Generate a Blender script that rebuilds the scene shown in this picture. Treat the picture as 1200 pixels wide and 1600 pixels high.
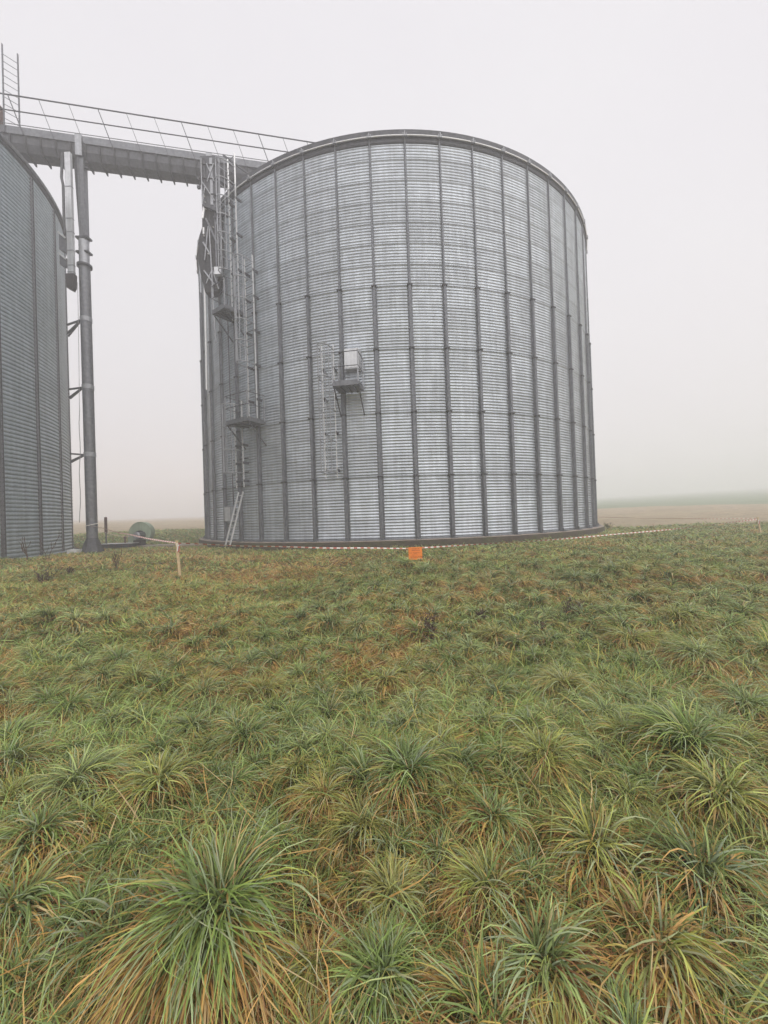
import bpy, math, random
import numpy as np
from mathutils import Vector, Matrix, noise as mnoise
R_ = math.radians
scene = bpy.context.scene
for o in list(bpy.data.objects): bpy.data.objects.remove(o)

# ------------------------------------------------------------------ camera
EYE = 1.5
F_PX, PITCH, ROLL = 620.2, 0.0071, 0.0336          # focal length in pixels of the 1200x1600 photo
cam = bpy.data.cameras.new('camera'); camo = bpy.data.objects.new('camera', cam)
scene.collection.objects.link(camo); scene.camera = camo
cam.sensor_fit = 'VERTICAL'; cam.sensor_height = 24.0; cam.lens = 24.0 * F_PX / 1600.0
cam.clip_start = 0.05; cam.clip_end = 3000
fwd = Vector((0, math.cos(PITCH), math.sin(PITCH)))
m = Matrix.Rotation(ROLL, 4, fwd) @ Matrix.Rotation(math.pi/2 + PITCH, 4, 'X')
camo.matrix_world = Matrix.Translation((0, 0, EYE)) @ m
scene.render.resolution_x, scene.render.resolution_y = 768, 1024

# ------------------------------------------------------------------ sky, sun, exposure
SUN_EL, SUN_AZ = R_(48), R_(35)     # soft light from behind the camera, to the right
world = bpy.data.worlds.new('World'); scene.world = world; world.use_nodes = True
wn, wl = world.node_tree.nodes, world.node_tree.links
wn.clear()
wo = wn.new('ShaderNodeOutputWorld'); bg = wn.new('ShaderNodeBackground')
sky = wn.new('ShaderNodeTexSky'); sky.sky_type = 'NISHITA'; sky.sun_disc = False
sky.sun_elevation = SUN_EL; sky.sun_rotation = math.pi - SUN_AZ; sky.dust_density = 6; sky.air_density = 1.5
# the overcast deck: the clear sky behind it comes through only faintly
over = wn.new('ShaderNodeMix'); over.data_type = 'RGBA'; over.inputs[0].default_value = 0.95
dn = wn.new('ShaderNodeTexNoise'); dn.inputs['Scale'].default_value = 1.6; dn.inputs['Detail'].default_value = 3
dr = wn.new('ShaderNodeValToRGB'); dr.color_ramp.elements[0].position = .25; dr.color_ramp.elements[1].position = .75
dr.color_ramp.elements[0].color = (7.6, 7.35, 7.75, 1); dr.color_ramp.elements[1].color = (8.25, 8.1, 8.3, 1)
tcw = wn.new('ShaderNodeTexCoord'); wl.new(tcw.outputs['Generated'], dn.inputs['Vector']); wl.new(dn.outputs['Fac'], dr.inputs[0]); wl.new(dr.outputs[0], over.inputs[7])
wl.new(sky.outputs[0], over.inputs[6]); wl.new(over.outputs[2], bg.inputs[0])
bg.inputs[1].default_value = 0.078; wl.new(bg.outputs[0], wo.inputs[0])
sl = bpy.data.lights.new('sun', 'SUN'); sl.energy = 1.5; sl.angle = R_(95); sl.color = (1, .97, .93)
so = bpy.data.objects.new('sun', sl); scene.collection.objects.link(so)
so.rotation_euler = Vector((math.sin(SUN_AZ)*math.cos(SUN_EL), -math.cos(SUN_AZ)*math.cos(SUN_EL), math.sin(SUN_EL))).to_track_quat('Z', 'Y').to_euler()
so.location = (10, -10, 40)
scene.view_settings.view_transform = 'Standard'; scene.view_settings.look = 'None'
scene.view_settings.exposure = 0.62; scene.view_settings.gamma = 1.0
scene.cycles.volume_bounces = 12; scene.cycles.max_bounces = 10
scene.cycles.transparent_max_bounces = 12

# ------------------------------------------------------------------ helpers
def tag(o, label=None, cat=None, group=None, kind=None):
    if label: o['label'] = label
    if cat: o['category'] = cat
    if group: o['group'] = group
    if kind: o['kind'] = kind
    return o
def empty(name, loc=(0, 0, 0)):
    o = bpy.data.objects.new(name, None); scene.collection.objects.link(o); o.location = loc
    o.empty_display_size = .2
    return o
class MB:
    """collects boxes, beams and tubes in world coordinates"""
    def __init__(s): s.v = []; s.f = []; s.sm = []; s.mi = []
    def add(s, vs, fs, smooth=False, mi=0):
        n = len(s.v); s.v += [tuple(p) for p in vs]
        for f in fs: s.f.append([n+i for i in f]); s.sm.append(smooth); s.mi.append(mi)
    def frame(s, c, ax, ay, az, mi=0):
        c, ax, ay, az = map(Vector, (c, ax, ay, az))
        vs = [c+i*ax+j*ay+k*az for k in (-.5, .5) for j in (-.5, .5) for i in (-.5, .5)]
        fs = [(0,2,3,1),(4,5,7,6),(0,1,5,4),(2,6,7,3),(0,4,6,2),(1,3,7,5)]
        s.add(vs, fs, False, mi)
    def box(s, c, d, mi=0): s.frame(c, (d[0],0,0), (0,d[1],0), (0,0,d[2]), mi)
    def beam(s, a, b, w, h, up=(0, 0, 1), mi=0):
        a, b = Vector(a), Vector(b); d = b-a; up = Vector(up)
        if d.cross(up).length < 1e-4*d.length: up = Vector((0, 1, 0))
        x = d.cross(up).normalized(); z = x.cross(d).normalized()
        s.frame((a+b)/2, x*w, d, z*h, mi)
    def tube(s, pts, r, n=8, closed=False, cap=True, mi=0):
        pts = [Vector(p) for p in pts]; N = len(pts); rs = r if isinstance(r, (list, tuple)) else [r]*N
        vs = []; prev = None
        for i, p in enumerate(pts):
            if closed: t = pts[(i+1) % N]-pts[i-1]
            else: t = pts[min(i+1, N-1)]-pts[max(i-1, 0)]
            t.normalize()
            if prev is None: u = t.cross(Vector((0, 0, 1)) if abs(t.z) < .9 else Vector((0, 1, 0))).normalized()
            else: u = (prev-t*prev.dot(t)).normalized()
            prev = u; w = t.cross(u)
            for k in range(n):
                a = 2*math.pi*k/n; vs.append(p+rs[i]*(u*math.cos(a)+w*math.sin(a)))
        fs = []
        for i in range(N if closed else N-1):
            j = (i+1) % N
            for k in range(n):
                l = (k+1) % n; fs.append((i*n+k, i*n+l, j*n+l, j*n+k))
        s.add(vs, fs, True, mi)
        if cap and not closed:
            s.add(vs[:n], [tuple(range(n))[::-1]], False, mi); s.add(vs[-n:], [tuple(range(n))], False, mi)
    def lathe(s, c, prof, n=64, a0=0, a1=2*math.pi, smooth=True, mi=0):
        full = abs(a1-a0-2*math.pi) < 1e-6; m_ = n if full else n+1
        vs = [(c[0]+r*math.cos(a0+(a1-a0)*k/n), c[1]+r*math.sin(a0+(a1-a0)*k/n), c[2]+z) for r, z in prof for k in range(m_)]
        fs = []
        for i in range(len(prof)-1):
            for k in range(n):
                l = (k+1) % m_; fs.append((i*m_+k, i*m_+l, (i+1)*m_+l, (i+1)*m_+k))
        s.add(vs, fs, smooth, mi)
    def prism(s, poly, ext, mi=0):
        poly = [Vector(p) for p in poly]; e = Vector(ext); n = len(poly)
        s.add(poly+[p+e for p in poly], [tuple(range(n))[::-1], tuple(range(n, 2*n))]+[(i, (i+1) % n, n+(i+1) % n, n+i) for i in range(n)], False, mi)
    def build(s, name, mats, parent=None, label=None):
        me = bpy.data.meshes.new(name); off = Vector((0, 0, 0))
        if parent is not None: off = wpos(parent)
        me.from_pydata([(p[0]-off.x, p[1]-off.y, p[2]-off.z) for p in s.v], [], s.f)
        me.polygons.foreach_set('use_smooth', s.sm); me.polygons.foreach_set('material_index', s.mi)
        for mt in (mats if isinstance(mats, list) else [mats]): me.materials.append(mt)
        me.update()
        o = bpy.data.objects.new(name, me); scene.collection.objects.link(o)
        if parent is not None: o.parent = parent
        if label: o['label'] = label
        return o
def wpos(o):
    p = Vector(o.location)
    while o.parent: o = o.parent; p += Vector(o.location)
    return p
def one(name, mat, parent, fn, *a, label=None, **k):
    mb = MB(); getattr(mb, fn)(*a, **k); return mb.build(name, mat, parent, label)
def mesh_np(name, V, Fc, mats, smooth=True, col=None, mi=None):
    """V (n,3); Fc (m,4) quads; col (n,3) point colours"""
    me = bpy.data.meshes.new(name)
    me.vertices.add(len(V)); me.vertices.foreach_set('co', np.asarray(V, np.float32).ravel())
    k = Fc.shape[1]
    me.loops.add(Fc.size); me.loops.foreach_set('vertex_index', Fc.astype(np.int32).ravel())
    me.polygons.add(len(Fc)); me.polygons.foreach_set('loop_start', np.arange(0, Fc.size, k, dtype=np.int32))
    me.polygons.foreach_set('loop_total', np.full(len(Fc), k, np.int32))
    me.polygons.foreach_set('use_smooth', np.full(len(Fc), smooth))
    if mi is not None: me.polygons.foreach_set('material_index', mi.astype(np.int32))
    me.update(calc_edges=True)
    if col is not None:
        at = me.attributes.new('tint', 'FLOAT_COLOR', 'POINT')
        at.data.foreach_set('color', np.c_[col, np.ones(len(V))].astype(np.float32).ravel())
    for mt in (mats if isinstance(mats, list) else [mats]): me.materials.append(mt)
    o = bpy.data.objects.new(name, me); scene.collection.objects.link(o)
    return o
def sstep(a, b, x):
    t = np.clip((x-a)/(b-a), 0, 1); return t*t*(3-2*t)
_rs = np.random.RandomState(5)
_G = _rs.rand(256, 256)
def vnoise(x, y, s=1.0):
    """smooth value noise in 0..1 (numpy)"""
    x = np.asarray(x, float)/s+1000; y = np.asarray(y, float)/s+1000
    xi = np.floor(x).astype(int); yi = np.floor(y).astype(int); fx = x-xi; fy = y-yi
    fx = fx*fx*(3-2*fx); fy = fy*fy*(3-2*fy)
    g = lambda i, j: _G[i % 256, j % 256]
    return (g(xi, yi)*(1-fx)+g(xi+1, yi)*fx)*(1-fy)+(g(xi, yi+1)*(1-fx)+g(xi+1, yi+1)*fx)*fy

# ------------------------------------------------------------------ materials
def newmat(name):
    mt = bpy.data.materials.new(name); mt.use_nodes = True
    nt = mt.node_tree; b = nt.nodes['Principled BSDF']; return mt, nt, b
def noise_node(nt, scale, detail=4, rough=.55, vec='Object', stretch=None):
    tc = nt.nodes.new('ShaderNodeTexCoord'); src = tc.outputs[vec]
    if stretch:
        mp = nt.nodes.new('ShaderNodeMapping'); mp.inputs['Scale'].default_value = stretch
        nt.links.new(src, mp.inputs[0]); src = mp.outputs[0]
    n = nt.nodes.new('ShaderNodeTexNoise'); n.inputs['Scale'].default_value = scale
    n.inputs['Detail'].default_value = detail; n.inputs['Roughness'].default_value = rough
    nt.links.new(src, n.inputs['Vector']); return n.outputs['Fac']
def ramp(nt, fac, stops):
    r = nt.nodes.new('ShaderNodeValToRGB'); e = r.color_ramp.elements
    e[0].position, e[0].color = stops[0][0], (*stops[0][1], 1)
    e[1].position, e[1].color = stops[-1][0], (*stops[-1][1], 1)
    for p, c in stops[1:-1]:
        x = e.new(p); x.color = (*c, 1)
    nt.links.new(fac, r.inputs[0]); return r.outputs[0]
def mixc(nt, a, b, fac, mode='MIX'):
    n = nt.nodes.new('ShaderNodeMix'); n.data_type = 'RGBA'; n.blend_type = mode
    for sock, v in ((n.inputs[0], fac), (n.inputs[6], a), (n.inputs[7], b)):
        if hasattr(v, 'is_output'): nt.links.new(v, sock)
        else: sock.default_value = v if not isinstance(v, tuple) else (*v, 1)
    return n.outputs[2]
def bump(nt, b, h, strength, dist=.01):
    n = nt.nodes.new('ShaderNodeBump'); n.inputs['Strength'].default_value = strength; n.inputs['Distance'].default_value = dist
    nt.links.new(h, n.inputs['Height']); nt.links.new(n.outputs[0], b.inputs['Normal'])
def metal(name, c0, c1, rough=.45, metallic=.8, scale=6, attr=False, streak=True, dirt=None):
    mt, nt, b = newmat(name)
    col = ramp(nt, noise_node(nt, scale, 6), [(.3, c0), (.7, c1)])
    if streak:
        st = ramp(nt, noise_node(nt, 1.0, 5, .6, stretch=(9, 9, .45)), [(.35, (.8, .8, .8)), (.62, (1, 1, 1))])
        col = mixc(nt, col, st, 1.0, 'MULTIPLY')
    if attr:
        a = nt.nodes.new('ShaderNodeAttribute'); a.attribute_name = 'tint'
        col = mixc(nt, col, a.outputs['Color'], 1.0, 'MULTIPLY')
    nt.links.new(col, b.inputs['Base Color'])
    rg = nt.nodes.new('ShaderNodeMapRange'); rg.inputs[3].default_value = rough-.07; rg.inputs[4].default_value = rough+.1
    nt.links.new(noise_node(nt, scale*2.3, 5), rg.inputs[0]); nt.links.new(rg.outputs[0], b.inputs['Roughness'])
    b.inputs['Metallic'].default_value = metallic
    return mt
M = {}
M['sheet'] = metal('corrugated_zinc_sheet', (.54, .58, .63), (.68, .73, .79), .40, .7, 3.0, attr=True)
M['sheet_old'] = metal('weathered_zinc_sheet', (.38, .44, .48), (.48, .54, .585), .42, .5, 3.0, attr=True)
M['stiff'] = metal('galvanised_stiffener', (.12, .128, .145), (.215, .225, .25), .55, .4, 9)
M['galv'] = metal('galvanised_steel', (.31, .32, .345), (.45, .46, .49), .5, .5, 12)
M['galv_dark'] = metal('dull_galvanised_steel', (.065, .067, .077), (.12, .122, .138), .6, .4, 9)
M['galv_mid'] = metal('grey_galvanised_steel', (.14, .145, .162), (.23, .236, .26), .5, .5, 9)
M['alu'] = metal('bright_aluminium', (.70, .70, .70), (.82, .82, .82), .35, .5, 12, streak=False)
M['hatch'] = metal('pale_sheet_metal', (.60, .61, .63), (.74, .75, .77), .4, .5, 6)
M['rubber'] = metal('dark_rubber', (.02, .016, .02), (.04, .03, .035), .8, 0, 6)
M['flange'] = metal('dark_flange_steel', (.035, .035, .04), (.07, .07, .08), .7, .3, 9)
M['rust'] = metal('rusty_brown_steel', (.13, .07, .06), (.2, .12, .10), .8, .1, 6)
M['pale_green'] = metal('pale_green_paint', (.36, .45, .33), (.45, .54, .41), .5, 0, 4)
def simple(name, c0, c1, rough=.8, scale=8, bmp=0, dist=.01, det=6):
    mt, nt, b = newmat(name); f = noise_node(nt, scale, det)
    nt.links.new(ramp(nt, f, [(.3, c0), (.7, c1)]), b.inputs['Base Color']); b.inputs['Roughness'].default_value = rough
    if bmp: bump(nt, b, f, bmp, dist)
    return mt
M['wood'] = simple('raw_pine_wood', (.55, .40, .22), (.72, .55, .33), .8, 14)
M['orange'] = simple('orange_sheet', (1.0, .25, .02), (1.0, .30, .035), .5, 3)
M['ink'] = simple('dark_red_print', (.22, .02, .005), (.28, .03, .01), .6, 8)
M['white'] = simple('white_tape', (.78, .74, .70), (.85, .82, .78), .5, 8)
M['red'] = simple('red_tape', (.48, .13, .10), (.58, .18, .14), .5, 8)
M['rope'] = simple('grey_cord', (.2, .19, .2), (.3, .29, .3), .9, 20)
M['stalk'] = simple('dead_brown_stalk', (.055, .033, .025), (.13, .085, .06), .9, 30)
M['white_stone'] = simple('white_paving', (.6, .6, .6), (.75, .75, .74), .8, 5)
# concrete with moss and brown staining
mt, nt, b = newmat('stained_concrete')
f1 = noise_node(nt, 1.6, 8, .65); f2 = noise_node(nt, 9, 6, .6)
c = ramp(nt, f1, [(.3, (.045, .032, .024)), (.48, (.085, .065, .045)), (.6, (.08, .085, .035)), (.75, (.14, .115, .085))])
c = mixc(nt, c, ramp(nt, f2, [(.3, (.4, .38, .36)), (.7, (.95, .9, .85))]), 1.0, 'MULTIPLY')
nt.links.new(c, b.inputs['Base Color']); b.inputs['Roughness'].default_value = .9; bump(nt, b, f2, .5, .02); M['concrete'] = mt
M['concrete_top'] = simple('pale_worn_concrete', (.22, .17, .13), (.42, .36, .31), .9, 3, .4, .01)
# grass blades
mt, nt, b = newmat('grass_blade')
a = nt.nodes.new('ShaderNodeAttribute'); a.attribute_name = 'tint'
nt.links.new(a.outputs['Color'], b.inputs['Base Color']); b.inputs['Roughness'].default_value = .42
b.inputs['Specular IOR Level'].default_value = .5
tr = nt.nodes.new('ShaderNodeBsdfTranslucent'); nt.links.new(a.outputs['Color'], tr.inputs[0])
mx = nt.nodes.new('ShaderNodeMixShader'); mx.inputs[0].default_value = .22
nt.links.new(b.outputs[0], mx.inputs[1]); nt.links.new(tr.outputs[0], mx.inputs[2])
nt.links.new(mx.outputs[0], nt.nodes['Material Output'].inputs[0]); M['blade'] = mt
# soil and thatch under the grass
mt, nt, b = newmat('soil_and_thatch')
f1 = noise_node(nt, .5, 6, .6); f2 = noise_node(nt, 14, 8, .7); f3 = noise_node(nt, 60, 4, .7)
c = ramp(nt, f1, [(.3, (.10, .06, .032)), (.5, (.11, .085, .04)), (.7, (.08, .085, .035))])
c = mixc(nt, c, ramp(nt, f2, [(.3, (.35, .32, .3)), (.55, (1, 1, 1)), (.75, (1.9, 1.7, 1.4))]), 1.0, 'MULTIPLY')
nt.links.new(c, b.inputs['Base Color']); b.inputs['Roughness'].default_value = .95; bump(nt, b, f3, .8, .03); M['soil'] = mt
mt, nt, b = newmat('ploughed_earth')
f1 = noise_node(nt, .12, 6, .6, stretch=(1, 3, 1)); f2 = noise_node(nt, 2.2, 8, .7, stretch=(.5, 1.6, 1))
c = ramp(nt, f1, [(.3, (.34, .27, .16)), (.55, (.42, .34, .22)), (.75, (.35, .33, .19))])
c = mixc(nt, c, ramp(nt, f2, [(.3, (.45, .42, .4)), (.5, (1, 1, 1)), (.7, (1.3, 1.25, 1.2))]), 1.0, 'MULTIPLY')
nt.links.new(c, b.inputs['Base Color']); b.inputs['Roughness'].default_value = 1; bump(nt, b, f2, 1, .25); M['plough'] = mt
M['crop'] = simple('young_green_crop', (.14, .19, .10), (.18, .24, .13), .9, .4, .5, .1)

# ------------------------------------------------------------------ terrain
def terrain(x, y):
    x = np.asarray(x, float); y = np.asarray(y, float)
    d = np.hypot(x, y); dd = np.where(y > 0, d, 0)
    az = np.arctan2(x, np.maximum(y, .01))
    h = .30*sstep(3, 13.5, dd)
    h = h+.05*sstep(20, 26, dd)+np.clip(dd-26, 0, 40)*.026
    sl = .012+.018*sstep(-.1, .8, az)
    h = h+np.clip(dd-60, 0, 500)*sl
    # low grassy bank in front of the left silo
    h = h+.14*np.exp(-((x+11.5)/4.5)**2-((y-11.6)/2.2)**2)
    near = 1-sstep(12, 30, d)
    lump = 1-sstep(8.5, 12, d)
    h = h+near*((.10+.06*lump)*(vnoise(x, y, 1.7)-.5)+(.07+.08*lump)*(vnoise(x+40, y, .75)-.5)+.035*(vnoise(x, y+70, .3)-.5))
    h = h+(1-near)*.08*(vnoise(x, y, 2.5)-.5)
    return h
def radial_sheet(name, r_in, r_out, rows, nt_, mat, label=None, rmin=0):
    th = np.linspace(-math.pi, math.pi, nt_+1)[:-1]
    t = np.linspace(0, 1, rows)
    ri = r_in(th)[None, :]; ro = r_out(th)[None, :]
    r = ri*np.power(ro/ri, t[:, None])
    X = r*np.sin(th)[None, :]; Y = r*np.cos(th)[None, :]
    Z = terrain(X, Y)
    V = np.stack([X, Y, Z], -1).reshape(-1, 3)
    i = np.arange(rows-1)[:, None]; k = np.arange(nt_)[None, :]
    a_ = i*nt_+k; b_ = i*nt_+(k+1) % nt_
    Fc = np.stack([a_, b_, b_+nt_, a_+nt_], -1).reshape(-1, 4)[:, ::-1]
    o = mesh_np(name, V, Fc, mat); tag(o, kind='structure'); return o
NT = 720
def B1(th): return 40-13*sstep(-.5, .6, th)+1.6*np.sin(th*9)+.7*np.sin(th*31)
def B2(th): return 60+3*np.sin(th*3)+.6*np.sin(th*23)+260*(1-sstep(-.15, .35, th))*(th > -2)
radial_sheet('ground', lambda t: 0*t+.05, B1, 240, NT, M['soil'])
radial_sheet('ploughed_field', B1, B2, 70, NT, M['plough'])
radial_sheet('green_field', B2, lambda t: 0*t+520, 60, NT, M['crop'])

# ------------------------------------------------------------------ silos
class Silo:
    def __init__(s, c, R, z0, ringh, rings): s.c = c; s.R = R; s.z0 = z0; s.rh = ringh; s.n = rings; s.z1 = z0+ringh*rings
    def P(s, ang, r, z): a = R_(ang); return Vector((s.c[0]+r*math.cos(a), s.c[1]+r*math.sin(a), z))
    def u(s, ang): a = R_(ang); return Vector((math.cos(a), math.sin(a), 0)), Vector((-math.sin(a), math.cos(a), 0))
S1 = Silo((.8256, 24.3868), 10.7, -.8814+EYE, .7325, 19.15)
S2 = Silo((-21.8, 13.2), 9.0, -1.12+EYE, .0, 0); S2.z1 = 13.42+EYE

def corrugated(S, name, root, mat, pitch, amp, ringh, npan, phase, seed, a0, a1, seg, shape=1.0):
    """the whole drum in one sheet mesh; every sheet has its own slight tint, upper rings lap over the lower"""
    rs = np.random.RandomState(seed)
    H = S.z1-S.z0; per = 10 if shape > .9 else 14
    nz = int(round(H/pitch*per)); z = np.linspace(0, H, nz+1)
    w = np.cos(2*np.pi*z/pitch)
    prof = amp*np.sign(w)*np.abs(w)**shape if shape > .9 else amp*(1-2*np.exp(-(((z/pitch) % 1-.5)*pitch/.027)**2))
    ring = np.floor((z+1e-6)/ringh).astype(int)
    lap = (z/ringh-ring)
    rr = S.R+prof+.004*(1-lap)*0+.0
    # lap joint: the bottom lip of each ring stands 9 mm proud
    rr = rr+np.where((ring < 12) & (ring % 3 != 0), .003, .012)*np.exp(-lap*ringh/.03)
    nseg = npan*seg; th = np.radians(phase)+np.arange(nseg)/nseg*2*np.pi
    TH, ZZ = np.meshgrid(th, z); RR = np.repeat(rr[:, None], nseg, 1)
    RR = RR+.003*(vnoise(TH*S.R, ZZ, 1.5)-.5)                     # slight waviness of thin sheet
    V = np.stack([S.c[0]+RR*np.cos(TH), S.c[1]+RR*np.sin(TH), S.z0+ZZ], -1).reshape(-1, 3)
    i = np.arange(nz)[:, None]; k = np.arange(nseg)[None, :]
    a_ = i*nseg+k; b_ = i*nseg+(k+1) % nseg
    Fc = np.stack([a_, b_, b_+nseg, a_+nseg], -1).reshape(-1, 4)
    pan = (np.arange(nseg)//seg)
    T = rs.rand(ring.max()+2, npan)*.18+.85
    T = T[ring][:, pan]
    lower = (ring < 12) & (ring % 3 != 0)
    line = np.where(lap*ringh < .022, np.where(lower, .84, .5), 1.0)[:, None]         # darker line at the lap joint
    edge = 1-.10*(np.arange(nseg) % seg == 0)[None, :]*(rs.rand(ring.max()+2, npan)[ring][:, pan] > .45)
    C = (T*line*edge)[..., None]*np.array([1, 1.0, 1.0])
    V -= np.array(wpos(root))
    o = mesh_np(name, V, Fc, mat, True, C.reshape(-1, 3)); o.parent = root; return o

NPAN = 55; D1 = 360/NPAN; PH1 = -90+math.degrees(.0297)
silo = empty('grain_silo', (S1.c[0], S1.c[1], S1.z0))
tag(silo, 'large round corrugated grain silo with outside ribs and caged ladders, in the centre', 'silo', 'corrugated steel grain silos')
corrugated(S1, 'wall_sheeting', silo, M['sheet'], .7325/7, .0150, .7325, NPAN, PH1, 3, 0, 0, 5)
def stiffener(S, root, ang, kind):
    n_, t_ = S.u(ang)
    mb = MB()
    def hat(z0, z1, w, fl, d, th=.004):
        # folded hat channel: flanges on the sheet, raised web
        r0 = S.R+.011; r1 = r0+d
        pts = [(-w/2-fl, r0+th), (-w/2, r0+th), (-w/2+.008, r1), (w/2-.008, r1), (w/2, r0+th), (w/2+fl, r0+th), (w/2+fl, r0), (w/2+.004, r0), (w/2-.004, r1-.02), (-w/2+.004, r1-.02), (-w/2-.004, r0), (-w/2-fl, r0)]
        base = Vector((S.c[0], S.c[1], z0))
        mb.prism([base+t_*x+n_*r for x, r in pts][::-1], (0, 0, z1-z0))
    zs = [S.z0+S.rh*k for k in (0, 3, 6, 9, 12, 15)]
    ws = [(.115, .040, .10), (.112, .038, .095), (.11, .036, .09), (.10, .034, .085), (.058, .020, .055), (.048, .018, .048)]
    for k in range(6):
        a = zs[k]+(.02 if k == 0 else .012); b_ = (zs[k+1]-.012 if k < 5 else S.z1-.10)
        hat(a, b_, *ws[k])
    o = mb.build('stiffener', M['stiff'], root)
    for k in range(1, 5):
        w, fl, d = ws[k-1]; d += .012
        c = S.P(ang, S.R+.011+d/2, zs[k])
        one('splice_plate', M['flange'], o, 'frame', c, t_*(w+2*fl+.012), n_*(d+.012), Vector((0, 0, .05)))
for k in range(NPAN):
    ang = PH1+D1*k
    d = (ang+90+180) % 360-180
    if abs(d) < 104: stiffener(S1, silo, ang, 0)
# eave: flashing band, wind ring pipe with brackets, roof edge
c1 = (S1.c[0], S1.c[1], 0)
one('eave_flashing', M['galv_dark'], silo, 'lathe', c1, [(S1.R+.012, S1.z1-.29), (S1.R+.035, S1.z1-.285), (S1.R+.04, S1.z1-.08), (S1.R-.02, S1.z1-.07)], n=220)
pipe = [S1.P(360*k/220, S1.R+.10, S1.z1-.085) for k in range(220)]
one('wind_ring', M['alu'], silo, 'tube', pipe, .024, 8, True)
one('roof', M['galv_dark'], silo, 'lathe', c1, [(S1.R+.03, S1.z1-.045), (S1.R+.10, S1.z1-.05), (S1.R+.11, S1.z1+.11), (S1.R-.1, S1.z1+.18), (.8, S1.z1+3.8), (.8, S1.z1+4.2), (0.02, S1.z1+4.3)], n=220, smooth=False)
for k in range(NPAN):
    ang = PH1+D1*k; d = (ang+90+180) % 360-180
    if abs(d) < 104:
        n_, t_ = S1.u(ang); mb = MB()
        mb.frame(S1.P(ang, S1.R+.11, S1.z1-.06), t_*.028, n_*.10, Vector((0, 0, .17)))
        mb.frame(S1.P(ang+.3, S1.R+.11, S1.z1-.09), t_*.02, n_*.09, Vector((0, 0, .11)))
        mb.frame(S1.P(ang-.3, S1.R+.11, S1.z1-.09), t_*.02, n_*.09, Vector((0, 0, .11)))
        mb.build('eave_bracket', M['galv'], silo)
# concrete ring foundation
mb = MB()
mb.lathe(c1, [(S1.R+.42, -.6), (S1.R+.40, S1.z0-.035), (S1.R+.37, S1.z0-.006), (S1.R-.3, S1.z0+.002)], n=260)
fo = mb.build('foundation', M['concrete'], silo)
one('foundation_ledge', M['concrete_top'], fo, 'lathe', c1, [(S1.R+.375, S1.z0-.003), (S1.R+.32, S1.z0+.006), (S1.R-.25, S1.z0+.010)], n=260)
mb = MB()
mb.lathe(c1, [(S1.R+.075, S1.z0+.012), (S1.R+.075, S1.z0+.02), (S1.R+.02, S1.z0+.022), (S1.R+.02, S1.z0+.05)], n=220)
mb.build('base_angle', M['stiff'], silo)

for k in range(NPAN):
    ang = PH1+D1*k; d = (ang+90+180) % 360-180
    if abs(d) < 104:
        n_, t_ = S1.u(ang); mb = MB()
        mb.frame(S1.P(ang, S1.R+.16, S1.z0+.022), t_*.20, n_*.16, Vector((0, 0, .016)))
        mb.frame(S1.P(ang, S1.R+.135, S1.z0+.09), t_*.012, n_*.05, Vector((0, 0, .12)))
        mb.tube([S1.P(ang, S1.R+.20, S1.z0+.01), S1.P(ang, S1.R+.20, S1.z0+.075)], .012, 6)
        mb.build('anchor_bracket', M['stiff'], silo)
# ---- ladders with cages, built on the drum
def caged_ladder(S, root, al, ar, z0, z1, cage0, cage1, hoops, mat=None, standoffs=()):
    mat = mat or M['galv']; r = S.R+.26
    lad = MB()
    for a_ in (al, ar):
        n_, t_ = S.u(a_)
        lad.frame(S.P(a_, r, (z0+z1)/2), t_*.022, n_*.055, Vector((0, 0, z1-z0)))
    lo = lad.build('caged_ladder', M['alu'], root)
    k = z0+.15
    while k < z1-.05:
        one('rung', M['galv_mid'], lo, 'tube', [S.P(al, r, k), S.P(ar, r, k)], .012, 6); k += .28
    am = (al+ar)/2; n_, t_ = S.u(am); pl, pr = S.P(al, r, 0), S.P(ar, r, 0); hw = (pr-pl).length/2
    cz = [cage0+(cage1-cage0)*i/(hoops-1) for i in range(hoops)]
    def hoop(z):
        pts = []
        for i in range(15):
            t = math.pi*i/14
            pts.append(S.P(am, r, z)+t_*(-(hw+.06*math.sin(t))*math.cos(t)-.0)+n_*(.66*math.sin(t)**.8))
        return pts
    for z in cz: one('cage_hoop', mat, lo, 'tube', hoop(z), .020, 6)
    for j in (3, 5, 7, 9, 11):
        a_, b_ = hoop(cz[0])[j], hoop(cz[-1])[j]
        one('cage_bar', mat, lo, 'tube', [a_, b_], .014, 6)
    for z in standoffs:
        for a_ in (al, ar):
            n2, t2 = S.u(a_)
            one('standoff_bracket', M['galv_dark'], lo, 'frame', S.P(a_, S.R+.15, z), t2*.05, n2*.26, Vector((0, 0, .09)))
    return lo
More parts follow.
